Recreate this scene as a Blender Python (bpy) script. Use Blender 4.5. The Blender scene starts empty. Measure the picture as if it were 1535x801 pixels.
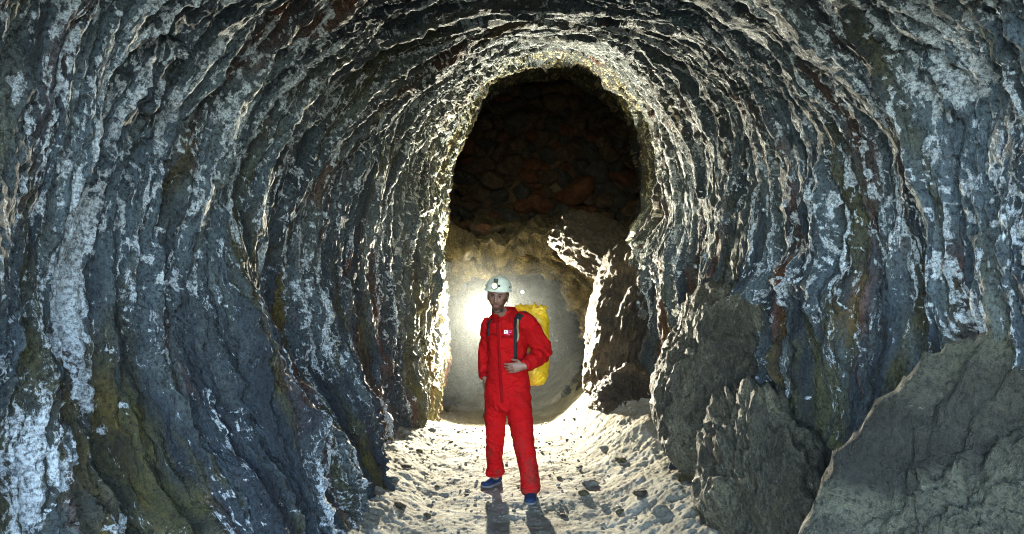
import bpy, bmesh, math, random
import numpy as np
from mathutils import Vector, Matrix, Quaternion
from mathutils.bvhtree import BVHTree

random.seed(7)
SC = bpy.context.scene
COL = SC.collection
R = math.radians

# ------------------------------------------------------------------ camera
CAMH, FPX = 1.8, 1000.0            # eye height (m), focal length in pixels of a 1535 px wide frame
cd = bpy.data.cameras.new('camera')
cam = bpy.data.objects.new('camera', cd)
COL.objects.link(cam)
cam.location = (0, 0, CAMH)
cam.rotation_euler = (R(90), 0, 0)
cd.sensor_width = 36
cd.lens = 36 * FPX / 1535
cd.clip_start = 0.05
cd.clip_end = 500
SC.camera = cam

# ------------------------------------------------------------------ cool front fill: sky through a near-end opening added for it
W = bpy.data.worlds.new('World')
SC.world = W
W.use_nodes = True
nt = W.node_tree
sky = nt.nodes.new('ShaderNodeTexSky')
sky.sky_type = 'NISHITA'
sky.sun_disc = False
sky.sun_elevation = R(38)
sky.sun_rotation = R(25)
bg = nt.nodes['Background']
bg.inputs['Strength'].default_value = 0.15
nt.links.new(sky.outputs[0], bg.inputs[0])

SC.view_settings.view_transform = 'Standard'
SC.view_settings.look = 'None'
SC.view_settings.exposure = 4.65
SC.view_settings.gamma = 1.0
SC.view_settings.use_curve_mapping = False
SC.cycles.use_denoising = True
try:
    SC.cycles.denoiser = 'OPENIMAGEDENOISE'
except Exception:
    pass
try:
    SC.cycles.denoising_prefilter = 'NONE'
except Exception:
    pass
SC.cycles.filter_width = 1.0
SC.cycles.max_bounces = 4
SC.cycles.diffuse_bounces = 3
SC.cycles.glossy_bounces = 2
SC.cycles.volume_bounces = 0
SC.cycles.caustics_reflective = False
SC.cycles.caustics_refractive = False
SC.cycles.sample_clamp_indirect = 4.0

LAMP_W, LAMP2_W, HEAD_W = 190.0, 0.5, 0.1
DUST = 0.009

# ------------------------------------------------------------------ helpers
def at(px, py, d):
    """a point of the place seen at photo pixel (px, py) that stands d metres down the tunnel"""
    return Vector(((px - 767.5) / FPX * d, d, CAMH - (py - 400.5) / FPX * d))

def sstep(a, b, x):
    t = np.clip((np.asarray(x, float) - a) / (b - a), 0, 1)
    return t * t * (3 - 2 * t)

_tabs = {}
def _tab(seed):
    if seed not in _tabs:
        r = np.random.RandomState(seed + 11)
        p = r.permutation(256)
        g = r.normal(size=(256, 3))
        g /= np.linalg.norm(g, axis=1)[:, None]
        a = r.rand(256) * 2 * np.pi
        _tabs[seed] = (np.concatenate([p, p, p]), g.astype(np.float32), np.stack([np.cos(a), np.sin(a)], 1).astype(np.float32))
    return _tabs[seed]

def pn2(x, y, seed=0):
    p, _, g = _tab(seed)
    x = np.asarray(x, np.float32); y = np.asarray(y, np.float32)
    fx = np.floor(x); fy = np.floor(y)
    xi = fx.astype(np.int32) & 255; yi = fy.astype(np.int32) & 255
    dx = x - fx; dy = y - fy
    u = dx * dx * dx * (dx * (dx * 6 - 15) + 10); v = dy * dy * dy * (dy * (dy * 6 - 15) + 10)
    def c(i, j):
        h = p[p[(xi + i) & 255] + ((yi + j) & 255)]
        return g[h, 0] * (dx - i) + g[h, 1] * (dy - j)
    a = c(0, 0); b = c(1, 0); e = c(0, 1); f = c(1, 1)
    t0 = a + u * (b - a); t1 = e + u * (f - e)
    return (t0 + v * (t1 - t0)) * 1.5

def fbm2(x, y, o=4, seed=0, gain=.5):
    s = 0; a = 1.0; k = 1.0
    for i in range(o):
        s = s + a * pn2(x * k + 17.3 * i, y * k - 9.1 * i, seed + i)
        a *= gain; k *= 2.03
    return s

def ridge2(x, y, o=4, seed=0, gain=.5):
    s = 0; a = 1.0; k = 1.0
    for i in range(o):
        s = s + a * (1 - 2 * np.abs(pn2(x * k + 7.3 * i, y * k - 3.1 * i, seed + i)))
        a *= gain; k *= 2.07
    return s

def pn3(P, seed=0):
    p, g, _ = _tab(seed)
    P = np.asarray(P, np.float32)
    F = np.floor(P); I = F.astype(np.int32) & 255; D = P - F
    U = D * D * D * (D * (D * 6 - 15) + 10)
    out = 0
    for i in (0, 1):
        wx = U[:, 0] if i else 1 - U[:, 0]
        for j in (0, 1):
            wy = U[:, 1] if j else 1 - U[:, 1]
            for k in (0, 1):
                wz = U[:, 2] if k else 1 - U[:, 2]
                h = p[p[p[(I[:, 0] + i) & 255] + ((I[:, 1] + j) & 255)] + ((I[:, 2] + k) & 255)]
                out = out + wx * wy * wz * (g[h, 0] * (D[:, 0] - i) + g[h, 1] * (D[:, 1] - j) + g[h, 2] * (D[:, 2] - k))
    return out * 1.6

def fbm3(P, o=3, seed=0, gain=.5):
    s = 0; a = 1.0; k = 1.0
    for i in range(o):
        s = s + a * pn3(P * k + 5.7 * i, seed + i); a *= gain; k *= 2.05
    return s

def link(o, parent=None):
    COL.objects.link(o)
    if parent is not None:
        o.parent = parent
        o.matrix_parent_inverse = parent.matrix_world.inverted()
    return o

def tag(o, label=None, cat=None, group=None, kind=None):
    if label: o['label'] = label
    if cat: o['category'] = cat
    if group: o['group'] = group
    if kind: o['kind'] = kind
    return o

def empty(name, loc):
    o = bpy.data.objects.new(name, None)
    o.location = loc
    o.empty_display_size = .1
    COL.objects.link(o)
    o.matrix_world = Matrix.Translation(loc)
    return o

def mesh_np(name, V, F, mat, smooth=True):
    """vertices (n,3) and quads/tris (m,k) -> mesh data, quickly"""
    me = bpy.data.meshes.new(name)
    V = np.ascontiguousarray(V, np.float32); F = np.ascontiguousarray(F, np.int32)
    m, k = F.shape
    me.vertices.add(len(V)); me.vertices.foreach_set('co', V.ravel())
    me.loops.add(m * k); me.loops.foreach_set('vertex_index', F.ravel())
    me.polygons.add(m)
    me.polygons.foreach_set('loop_start', np.arange(0, m * k, k, dtype=np.int32))
    me.update(calc_edges=True)
    me.polygons.foreach_set('use_smooth', np.full(m, smooth, bool))
    if mat: me.materials.append(mat)
    return me

def grid_faces(nr, nc, wrap=False, flip=False):
    i = np.arange(nr - 1)[:, None]; n2 = nc if wrap else nc - 1
    j = np.arange(n2)[None, :]; jn = (j + 1) % nc
    a = i * nc + j; b = i * nc + jn; c = (i + 1) * nc + jn; d = (i + 1) * nc + j
    q = [a, b, c, d] if not flip else [d, c, b, a]
    return np.stack([x.ravel() for x in q], 1)

def vattr(me, name, A):
    A = np.ascontiguousarray(A, np.float32)
    if A.ndim == 1:
        at_ = me.attributes.new(name, 'FLOAT', 'POINT'); at_.data.foreach_set('value', A)
    else:
        at_ = me.attributes.new(name, 'FLOAT_VECTOR', 'POINT'); at_.data.foreach_set('vector', A.ravel())

def bm_obj(name, bm, mat, parent=None, smooth=True):
    me = bpy.data.meshes.new(name)
    bm.normal_update()
    bm.to_mesh(me); bm.free()
    me.polygons.foreach_set('use_smooth', [smooth] * len(me.polygons))
    if mat: me.materials.append(mat)
    return link(bpy.data.objects.new(name, me), parent)

def loft(bm, pts, rad, seg=18, side=None, cap=True):
    """rings of half-axes rad=(across, deep) along pts; side fixes the 'across' direction"""
    pts = [Vector(p) for p in pts]
    rings = []
    for i, p in enumerate(pts):
        t = (pts[min(i + 1, len(pts) - 1)] - pts[max(i - 1, 0)]).normalized()
        s = Vector(side) if side is not None else (Vector((1, 0, 0)) if abs(t.x) < .8 else Vector((0, 0, 1)))
        u = (s - t * s.dot(t)).normalized(); v = t.cross(u)
        r = rad[i] if isinstance(rad[i], (tuple, list)) else (rad[i], rad[i])
        rings.append([bm.verts.new(p + u * r[0] * math.cos(a) + v * r[1] * math.sin(a)) for a in [2 * math.pi * k / seg for k in range(seg)]])
    for a, b in zip(rings, rings[1:]):
        for k in range(seg):
            bm.faces.new((a[k], a[(k + 1) % seg], b[(k + 1) % seg], b[k]))
    if cap:
        bm.faces.new(rings[0][::-1]); bm.faces.new(rings[-1])
    return rings

def smooth_path(pts, rad, n=6):
    """Catmull-Rom through joints so limbs bend softly"""
    P = [Vector(p) for p in pts]
    Rr = [r if isinstance(r, (tuple, list)) else (r, r) for r in rad]
    op, orr = [], []
    for i in range(len(P) - 1):
        p0, p1, p2, p3 = P[max(i - 1, 0)], P[i], P[i + 1], P[min(i + 2, len(P) - 1)]
        for k in range(n + (i == len(P) - 2)):
            t = k / n
            op.append(.5 * ((2 * p1) + (p2 - p0) * t + (2 * p0 - 5 * p1 + 4 * p2 - p3) * t * t + (3 * p1 - p0 - 3 * p2 + p3) * t ** 3))
            orr.append(tuple(Rr[i][q] + (Rr[i + 1][q] - Rr[i][q]) * t for q in (0, 1)))
    return op, orr

def ell(bm, c, r, sub=3, rot=None):
    m = Matrix.Translation(c) @ (rot.to_4x4() if rot else Matrix()) @ Matrix.Diagonal((r[0], r[1], r[2], 1))
    return bmesh.ops.create_icosphere(bm, subdivisions=sub, radius=1, matrix=m)['verts']

def box(bm, c, s, rot=None, bev=0):
    m = Matrix.Translation(c) @ (rot.to_4x4() if rot else Matrix()) @ Matrix.Diagonal((s[0], s[1], s[2], 1))
    g = bmesh.ops.create_cube(bm, size=1, matrix=m)
    if bev:
        es = list({e for v in g['verts'] for e in v.link_edges})
        bmesh.ops.bevel(bm, geom=es, offset=bev, segments=2, affect='EDGES', profile=.6)

def remesh(bm, voxel, it, fac=.5):
    """fuse the shapes in bm into one continuous skin; returns (verts, quads)"""
    me = bpy.data.meshes.new('tmp'); bm.to_mesh(me); bm.free()
    o = bpy.data.objects.new('tmp', me); COL.objects.link(o)
    m = o.modifiers.new('r', 'REMESH'); m.mode = 'VOXEL'; m.voxel_size = voxel; m.adaptivity = 0
    s = o.modifiers.new('s', 'SMOOTH'); s.iterations = it; s.factor = fac
    dg = bpy.context.evaluated_depsgraph_get()
    e = o.evaluated_get(dg); em = e.to_mesh()
    V = np.empty(len(em.vertices) * 3, np.float32); em.vertices.foreach_get('co', V); V = V.reshape(-1, 3)
    N = np.empty(len(em.vertices) * 3, np.float32); em.vertices.foreach_get('normal', N); N = N.reshape(-1, 3)
    L = np.empty(len(em.loops), np.int32); em.loops.foreach_get('vertex_index', L); F = L.reshape(-1, 4)
    V = V.copy(); N = N.copy(); F = F.copy()
    e.to_mesh_clear(); bpy.data.objects.remove(o); bpy.data.meshes.remove(me)
    return V, N, F

# ------------------------------------------------------------------ materials
class NT:
    def __init__(s, name):
        s.m = bpy.data.materials.new(name); s.m.use_nodes = True
        s.t = s.m.node_tree; s.b = s.t.nodes['Principled BSDF']; s.out = s.t.nodes['Material Output']
    def n(s, typ, **kw):
        x = s.t.nodes.new('ShaderNode' + typ)
        for k, v in kw.items():
            if hasattr(x, k) and not k[0].isupper(): setattr(x, k, v)
            else: x.inputs[k].default_value = v
        return x
    def l(s, a, b): s.t.links.new(a, b)
    def coord(s, name=None, kind='Object'):
        if name:
            a = s.n('Attribute'); a.attribute_name = name; return a.outputs['Vector']
        return s.n('TexCoord').outputs[kind]
    def mapp(s, vec, scale, loc=(0, 0, 0)):
        m = s.n('Mapping'); m.inputs['Scale'].default_value = scale; m.inputs['Location'].default_value = loc
        s.l(vec, m.inputs['Vector']); return m.outputs[0]
    def noise(s, vec, sc, det=5, rough=.55, dist=0.):
        x = s.n('TexNoise'); x.inputs['Scale'].default_value = sc; x.inputs['Detail'].default_value = det
        x.inputs['Roughness'].default_value = rough; x.inputs['Distortion'].default_value = dist
        s.l(vec, x.inputs['Vector']); return x.outputs['Fac']
    def ramp(s, fac, stops):
        r = s.n('ValToRGB'); e = r.color_ramp.elements
        while len(e) < len(stops): e.new(.5)
        for q, (p, c) in zip(e, stops):
            q.position = p; q.color = (*c, 1) if not isinstance(c, (int, float)) else (c, c, c, 1)
        s.l(fac, r.inputs[0]); return r.outputs[0]
    def mix(s, fac, a, b, bt='MIX'):
        x = s.n('Mix'); x.data_type = 'RGBA'; x.blend_type = bt
        for v, i in ((fac, 0), (a, 6), (b, 7)):
            if isinstance(v, (int, float)): x.inputs[i].default_value = v
            elif isinstance(v, tuple): x.inputs[i].default_value = (*v, 1)
            else: s.l(v, x.inputs[i])
        return x.outputs[2]
    def math(s, op, a, b=0.):
        x = s.n('Math'); x.operation = op
        for v, i in ((a, 0), (b, 1)):
            if isinstance(v, (int, float)): x.inputs[i].default_value = v
            else: s.l(v, x.inputs[i])
        return x.outputs[0]
    def bump(s, h, st, dist, prev=None):
        x = s.n('Bump'); x.inputs['Strength'].default_value = st; x.inputs['Distance'].default_value = dist
        s.l(h, x.inputs['Height'])
        if prev: s.l(prev, x.inputs['Normal'])
        return x.outputs[0]
    def fin(s, col, rough=.6, nrm=None, spec=.5):
        if isinstance(col, tuple): s.b.inputs['Base Color'].default_value = (*col, 1)
        else: s.l(col, s.b.inputs['Base Color'])
        if isinstance(rough, (int, float)): s.b.inputs['Roughness'].default_value = rough
        else: s.l(rough, s.b.inputs['Roughness'])
        s.b.inputs['Specular IOR Level'].default_value = spec
        if nrm: s.l(nrm, s.b.inputs['Normal'])
        return s.m

def rock_material():
    k = NT('foliated_rock')
    st = k.coord('strata'); ob = k.coord()
    ca = k.n('Attribute'); ca.attribute_name = 'rock_color'
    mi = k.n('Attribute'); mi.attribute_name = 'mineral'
    g = k.noise(k.mapp(st, (8, 95, 8)), 1., 7, .8, .2)
    g2 = k.noise(ob, 55, 6, .8)
    # stone: dark pits and pale grain
    col = k.mix(k.ramp(g2, [(.4, 1.), (.53, 0.)]), ca.outputs['Color'], k.mix(1., ca.outputs['Color'], (.16, .16, .18), 'MULTIPLY'))
    col = k.mix(k.ramp(g, [(.56, 0.), (.7, .6)]), col, k.mix(1., ca.outputs['Color'], (2.2, 2.2, 2.1), 'MULTIPLY'))
    # pale mineral breaks up into threads and crumbs
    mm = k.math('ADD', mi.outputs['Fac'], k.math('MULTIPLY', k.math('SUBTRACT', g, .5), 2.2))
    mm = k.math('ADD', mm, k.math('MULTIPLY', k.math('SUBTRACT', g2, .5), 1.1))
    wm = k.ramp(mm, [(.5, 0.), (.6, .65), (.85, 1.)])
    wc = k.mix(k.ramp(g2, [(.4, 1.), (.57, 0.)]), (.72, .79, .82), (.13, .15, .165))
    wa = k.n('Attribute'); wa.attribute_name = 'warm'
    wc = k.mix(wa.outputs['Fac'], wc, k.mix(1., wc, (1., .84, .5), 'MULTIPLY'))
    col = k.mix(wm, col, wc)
    b1 = k.bump(k.noise(k.mapp(st, (5, 28, 5)), 1., 7, .75, .2), 1., .06)
    b2 = k.bump(g2, 1., .03, b1)
    return k.fin(col, k.ramp(g, [(.35, .75), (.65, .5)]), b2, .5)

def dusty_material(name, c1, c2, c3):
    k = NT(name); ob = k.coord()
    col = k.ramp(k.noise(ob, 2.2, 7, .65, .5), [(.3, c1), (.52, c2), (.7, c3)])
    col = k.mix(k.ramp(k.noise(ob, 40, 5, .7), [(.4, .5), (.62, 0.)]), col, k.mix(1., col, (.5, .48, .45), 'MULTIPLY'))
    b = k.bump(k.noise(ob, 14, 9, .74), .7, .035)
    return k.fin(col, .75, k.bump(k.noise(ob, 55, 5, .75), .8, .012, b), .35)

def floor_material():
    k = NT('dusty_floor'); ob = k.coord()
    col = k.ramp(k.noise(ob, 3.5, 8, .7, .4), [(.3, (.11, .1, .072)), (.5, (.21, .2, .16)), (.7, (.32, .31, .27))])
    col = k.mix(k.ramp(k.noise(ob, 1.7, 6, .7), [(.45, 0.), (.62, .7)]), col, (.12, .095, .06))
    col = k.mix(k.ramp(k.noise(ob, 30, 6, .75), [(.38, .4), (.55, 0.)]), col, (.09, .08, .055))
    b = k.bump(k.noise(ob, 22, 8, .75), .7, .02)
    return k.fin(col, .85, k.bump(k.noise(ob, 90, 4, .7), .45, .005, b), .25)

def fabric(name, c, rough=.8, weave=600, fold=True, spec=.25, dirt=False):
    k = NT(name); ob = k.coord()
    n = k.noise(ob, 7, 4, .6)
    col = k.mix(k.ramp(n, [(.35, .35), (.65, 0.)]), c, tuple(v * .62 for v in c))
    if dirt:
        zz = k.n('SeparateXYZ'); k.l(k.n('NewGeometry').outputs['Position'], zz.inputs[0])
        dm = k.math('MULTIPLY', k.ramp(k.noise(ob, 9, 6, .7), [(.48, 0.), (.66, 1.)]), k.ramp(zz.outputs['Z'], [(.05, .75), (.6, .12)]))
        col = k.mix(dm, col, (.075, .03, .022))
    b = k.bump(k.noise(ob, weave, 2, .5), .15, .002)
    if fold: b = k.bump(k.noise(k.mapp(ob, (8, 8, 15)), 1.4, 4, .55, .8), .9, .025, b)
    m = k.fin(col, rough, b, spec)
    return m

def plain(name, c, rough=.5, spec=.5, metal=0., bump=True):
    k = NT(name); ob = k.coord()
    n = k.noise(ob, 24, 5, .65)
    col = k.mix(k.ramp(n, [(.38, .3), (.6, 0.)]), c, tuple(v * .55 for v in c))
    k.b.inputs['Metallic'].default_value = metal
    return k.fin(col, rough, k.bump(k.noise(ob, 120, 4, .6), .12, .002) if bump else None, spec)

def glow(name, c, s):
    k = NT(name); k.b.inputs['Emission Color'].default_value = (*c, 1); k.b.inputs['Emission Strength'].default_value = s
    return k.fin((.8, .8, .8), .3)

M = dict(
    rock=rock_material(),
    dusty=dusty_material('dusty_boulder', (.02, .022, .018), (.04, .042, .032), (.066, .064, .048)),
    brown=dusty_material('brown_rock', (.03, .02, .012), (.085, .058, .034), (.18, .135, .08)),
    ochre=dusty_material('ochre_rock', (.035, .025, .01), (.105, .085, .036), (.22, .185, .095)),
    rust=dusty_material('rusty_stone', (.045, .018, .01), (.12, .048, .022), (.22, .1, .04)),
    grey=dusty_material('grey_stone', (.022, .021, .02), (.055, .053, .047), (.11, .105, .09)),
    floor=floor_material(),
    pale=dusty_material('pale_gravel', (.13, .12, .09), (.2, .19, .15), (.28, .27, .23)),
    red=fabric('red_cloth', (.36, .004, .005), .85, spec=.1, dirt=True),
    redtrim=fabric('red_trim', (.22, .0015, .003), .85, fold=False, spec=.12),
    yellow=fabric('yellow_tarpaulin', (.62, .37, .008), .42, 300, True, .5, True),
    black=fabric('black_webbing', (.012, .012, .014), .8, 500, False),
    tan=fabric('tan_webbing', (.3, .2, .11), .8, 500, False),
    helmet=plain('ivory_shell', (.62, .64, .52), .35),
    metal=plain('dark_metal', (.05, .05, .05), .4, .5, .6),
    brass=plain('brass_ring', (.55, .42, .16), .35, .5, .8),
    plastic=plain('black_plastic', (.015, .015, .016), .45),
    blue=fabric('blue_mesh_upper', (.008, .02, .055), .7, 400, False),
    sole=plain('pale_rubber', (.1, .1, .1), .7),
    lace=plain('lace', (.5, .45, .4), .8),
    white=plain('white_print', (.75, .72, .74), .6),
    pink=plain('pink_print', (.6, .1, .3), .6),
    hair=plain('dark_hair', (.018, .012, .009), .6),
    eye=plain('eye_white', (.22, .21, .2), .25, .5, 0, False),
    iris=plain('brown_iris', (.02, .012, .008), .15, .5, 0, False),
    lens=glow('lamp_lens', (1, .97, .88), 40.0),
    lens_head=glow('headlamp_lens', (1, .96, .8), 2.6),
    lens_small=glow('small_lens', (.9, 1, .85), 8.0),
)

def skin_material():
    k = NT('skin'); ob = k.coord()
    bd = k.n('Attribute'); bd.attribute_name = 'beard'
    col = k.mix(k.ramp(k.noise(ob, 40, 4, .6), [(.35, .3), (.65, 0.)]), (.2, .105, .07), (.15, .072, .048))
    lp = k.n('Attribute'); lp.attribute_name = 'lip'
    col = k.mix(lp.outputs['Fac'], col, (.3, .1, .085))
    bm_ = k.math('MULTIPLY', bd.outputs['Fac'], k.ramp(k.noise(ob, 700, 2, .6), [(.35, .55), (.6, .95)]))
    col = k.mix(bm_, col, (.03, .02, .015))
    k.b.inputs['Subsurface Weight'].default_value = .08
    k.b.inputs['Subsurface Radius'].default_value = (.01, .004, .002)
    return k.fin(col, .5, k.bump(k.noise(ob, 260, 3, .6), .15, .001), .4)
M['skin'] = skin_material()

# ================================================================== THE TUNNEL
KD = np.array([-2.2, 1, 2.5, 4, 5.5, 7, 9.4, 10.2, 13])
XLT = np.array([-2.3, -2.1, -1.95, -1.75, -1.5, -1.29, -1.03, -1.5, -1.8])
XLF = np.array([-1.7, -1.5, -1.42, -1.3, -1.25, -1.2, -1.15, -1.6, -1.8])
XRT = np.array([2.3, 2.15, 2.05, 1.9, 1.8, 1.82, 2.0, 2.4, 2.7])
XRF = np.array([1.8, 1.7, 1.65, 1.6, 1.6, 1.65, 1.7, 2.4, 2.7])
KH = np.array([3.6, 3.55, 3.55, 3.65, 3.88, 4.28, 4.85, 5.3, 5.4])
ZC = np.array([1.8, 1.8, 1.8, 1.8, 1.9, 2.1, 2.4, 2.6, 2.6])
SMAX = 10.0

def profile(t, d):
    """t 0..1: left foot, left wall, vault, right wall, right foot"""
    f = lambda a: np.interp(d, KD, a)
    xl, xlf, xr, xrf, h, zc = f(XLT), f(XLF), f(XRT), f(XRF), f(KH), f(ZC)
    zb = -.6
    a = np.clip(t / .24, 0, 1); b = np.clip((t - .24) / .52, 0, 1); c = np.clip((t - .76) / .24, 0, 1)
    ph = np.pi * (1 - b)
    cx, sx = np.cos(ph), np.sin(ph)
    p = 2 / 2.15
    cs = np.sign(cx) * np.abs(cx) ** p
    ss = np.abs(sx) ** (p * .98)
    mid = (xl + xr) / 2 + .16 * ss; half = (xr - xl) / 2
    x = mid + half * cs; z = zc + (h - zc) * ss
    low = t < .24; hi = t > .76
    e = lambda q: q ** 1.6
    x = np.where(low, xl + (xlf - xl) * e(1 - a), np.where(hi, xr + (xrf - xr) * e(c), x))
    z = np.where(low, zb + (zc - zb) * a, np.where(hi, zc + (zb - zc) * c, z))
    return x, z

def layers(s, dd, freq, seed, along):
    """shingled flakes: saw-tooth steps across the layers whose height varies along them; also returns where the flake edges run"""
    c = dd * freq + .55 * pn2(s * along * .6, dd * freq * .25, seed + 1)
    i = np.floor(c); f = c - i
    amp = np.clip(.5 + .9 * pn2(s * along, i * 3.717 + .5, seed + 2), 0, 2)
    w = sstep(.82, 1., f)
    gate = sstep(-.1, .35, pn2(s * along * 1.3, i * 5.31 + .5, seed + 3))
    return amp * (f ** 1.5) * (1 - w), gate * np.exp(-((f - .78) / .085) ** 2)

def blocks(x, y, seed):
    """broken faces: each cell of a ragged mosaic stands at its own height and tilt"""
    r = np.random.RandomState(seed); tab = r.rand(64, 64, 6).astype(np.float32)
    ix = np.floor(x).astype(int); iy = np.floor(y).astype(int)
    best = np.full(x.shape, 9., np.float32); out = np.zeros(x.shape, np.float32)
    for i in (-1, 0, 1):
        for j in (-1, 0, 1):
            t = tab[(ix + i) & 63, (iy + j) & 63]
            dx = x - (ix + i + t[..., 0]); dy = y - (iy + j + t[..., 1]); d = dx * dx + dy * dy
            v = (t[..., 2] - .5) + dx * (t[..., 3] - .5) * 1.6 + dy * (t[..., 4] - .5) * 1.6
            m = d < best
            out = np.where(m, v, out); best = np.where(m, d, best)
    return out

def build_tunnel():
    # rings: dense where the wall passes close to the eye
    inv = 1 / np.linspace(1 / 1.05, 1 / 9.4, 620)
    lin = np.linspace(1.05, 9.4, 470)
    dv = np.sort(np.concatenate([np.linspace(.2, 1.0, 16), inv, lin[1:-1], np.linspace(9.43, 12.9, 50)]))
    nt_ = 880
    tv = np.linspace(0, 1, nt_)
    D, T = np.meshgrid(dv, tv, indexing='ij')
    x, z = profile(T, D)
    # inward normal in the section plane
    gx = np.gradient(x, axis=1); gz = np.gradient(z, axis=1)
    L = np.sqrt(gx * gx + gz * gz) + 1e-9
    nx, nz = gz / L, -gx / L
    k = np.ones(41) / 41
    def blur(A):
        Ap = np.pad(A, ((0, 0), (20, 20)), mode='edge'); c = np.cumsum(np.pad(Ap, ((0, 0), (1, 0))), axis=1)
        return (c[:, 41:] - c[:, :-41]) / 41
    nx, nz = blur(nx), blur(nz)
    S = T * SMAX
    # layers dip a little: top of the left wall leans down the tunnel, as on the right
    w1 = .24 * fbm2(S * .3, D * .4, 3, 3)
    w2 = .022 * fbm2(S * 1.5, D * 1.5, 4, 9, .62)
    dd = D + w1 + w2 + .10 * np.sin(S * .8)
    Sw = S + .08 * fbm2(S * 2.3, D * 2.3, 3, 15)
    big = fbm2(S * .4, dd * .8, 3, 21, .5)
    rid = ridge2(Sw * .4, dd * 2.2, 4, 31, .6)
    fine = ridge2(Sw * 1.1, dd * 8.5, 4, 41, .65)
    lay1, e1 = layers(Sw, dd, 3.6, 51, .6)
    lay2, e2 = layers(Sw, dd + .016 * fbm2(S * 3, D * 4, 3, 5, .6), 9.5, 61, .9)
    lay3, e3 = layers(Sw, dd + .008 * fbm2(S * 6, D * 8, 2, 6), 23., 71, 1.7)
    chip = ridge2(S * 3.3 + .5 * pn2(S * 2, D * 2, 83), D * 5.2, 4, 81, .62)
    crag = np.abs(pn2(S * .9, dd * 2.6, 85)) * 2
    near = 1 - .2 * sstep(3, 8, D)
    vault = sstep(.2, .35, T) * (1 - sstep(.65, .8, T))
    patch = .55 + .45 * sstep(-.3, .3, fbm2(S * .55, D * .8, 2, 91))     # smooth slabs between flaky bands
    h = .13 * big + .045 * rid + .10 * lay1 + .04 * crag + patch * (.036 * fine + .09 * lay2 + .04 * lay3) + (.008 + .012 * patch) * chip + .006 * pn2(S * 12, D * 24, 87)
    h *= near * (1 - .15 * vault)
    jx = .16 * fbm2(S * 2.2, D * 2.6, 3, 141, .6)
    h += .05 * blocks(S * .3 + jx * .5 + 40, dd * 1.5 + jx * .9 + 40, 5) + .022 * blocks(S * .6 + jx + 40, dd * 4.2 + jx * 1.5 + 40, 6)
    h += sstep(6, 8, D) * (.07 * fbm2(S * 1.1, D * 1.3, 4, 125, .6) + .03 * chip)
    # outcrops: rock that stands out into the tunnel
    def bump(px, py, d, r, amp, pw=1.):
        c = at(px, py, d)
        q = ((x - c.x) / r[0]) ** 2 + ((D - c.y) / r[1]) ** 2 + ((z - c.z) / r[2]) ** 2
        return amp * sstep(1, .25, np.sqrt(q + 1e-9))
    zj = z + .22 * fbm2(S * .7, D * .9, 3, 101)
    right = sstep(.7, .78, T)
    left = 1 - sstep(.2, .28, T)
    h += right * .12 * sstep(1.78, 1.5, zj) * sstep(3.1, 3.8, D) * (1 - sstep(5.2, 6.1, D))
    h += right * .28 * sstep(2.75 - .16 * (9.4 - D), 2.15 - .16 * (9.4 - D), zj) * sstep(5.9, 7.6, D)
    h += right * .1 * sstep(1.0, .5, zj) * sstep(1.8, 2.6, D)
    h += left * .24 * sstep(1.25, .5, zj) * sstep(2.2, 3.2, D) * (1 - sstep(4.6, 5.8, D))
    h += bump(360, 500, 3.7, (.6, .45, .9), .24)
    h *= 1 - .0 * D
    # fade so the chamber beyond the sill stays roomy
    X = x + nx * h; Z = z + nz * h
    Y = D + .03 * fbm2(S * 1.2, D * 2.2, 3, 111) + .05 * fbm2(S * .5, dd * 4, 2, 121)
    V = np.stack([X, Y, Z], -1).reshape(-1, 3)
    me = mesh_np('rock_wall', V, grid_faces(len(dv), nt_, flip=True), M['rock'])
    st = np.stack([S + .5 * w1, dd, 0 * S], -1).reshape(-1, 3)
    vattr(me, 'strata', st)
    # pale crust: flowstone down the left wall, mineral veil on the right shoulder, paler patches round the far arch
    def blob(px, py, d, r):
        c = at(px, py, d); q = ((x - c.x) / r[0]) ** 2 + ((D - c.y) / r[1]) ** 2 + ((z - c.z) / r[2]) ** 2
        return np.exp(-q * 1.2)
    cr = 1.2 * blob(55, 470, 2.75, (.8, .16, .75)) + .8 * blob(60, 150, 2.7, (.8, .22, .8)) + .55 * blob(300, 120, 3.6, (.8, .5, .5))
    cr += .8 * blob(1500, 60, 2.7, (.8, .3, .9)) + .45 * blob(1160, 640, 4.0, (.6, .3, .4)) + .45 * blob(800, 40, 7.2, (2, 1.2, 1.2))
    cr += .35 * blob(620, 430, 7.8, (.6, 1.2, 1.6)) + .35 * blob(1080, 300, 6.6, (.7, 1., 1.2)) + .5 * blob(1500, 470, 2.9, (.7, .3, .35))
    # rock colour: slate, rust and olive stains, paler flake edges, mineral veins and crusts
    def ramp(v, xs, cs):
        cs = np.array(cs); return np.stack([np.interp(v, xs, cs[:, i]) for i in range(3)], -1)
    nb = fbm2(S * .5, dd * 4.5, 6, 131, .7)
    C = ramp(nb, [-1., -.35, .1, .5, 1.1], [(.01, .014, .02), (.026, .036, .046), (.058, .072, .08), (.105, .122, .122), (.18, .2, .185)])
    nf = fbm2(Sw * 3, dd * 9, 4, 141, .65)
    low = sstep(2.3, .9, z)
    rm = sstep(.2, .75, fbm2(Sw * .4, dd * 3.4, 5, 151, .66) + .25 * low + .3 * sstep(4, 8, D) * (T > .5) - .1)
    C = C + (ramp(nf, [-.8, .8], [(.022, .008, .004), (.15, .052, .016)]) - C) * (.78 * rm)[..., None]
    om = sstep(.2, .75, fbm2(Sw * .4, dd * 2.9, 5, 161, .66) + .25 * low)
    C = C + (ramp(nf, [-.8, .8], [(.022, .022, .008), (.115, .1, .026)]) - C) * (.75 * om)[..., None]
    br = sstep(-.5, .5, fbm2(Sw * .7, dd * 1.8, 4, 171) + .75 * vault - .42 * low + .6 * cr + .26)  # whiter vault paints in the bright light on the ceiling
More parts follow.
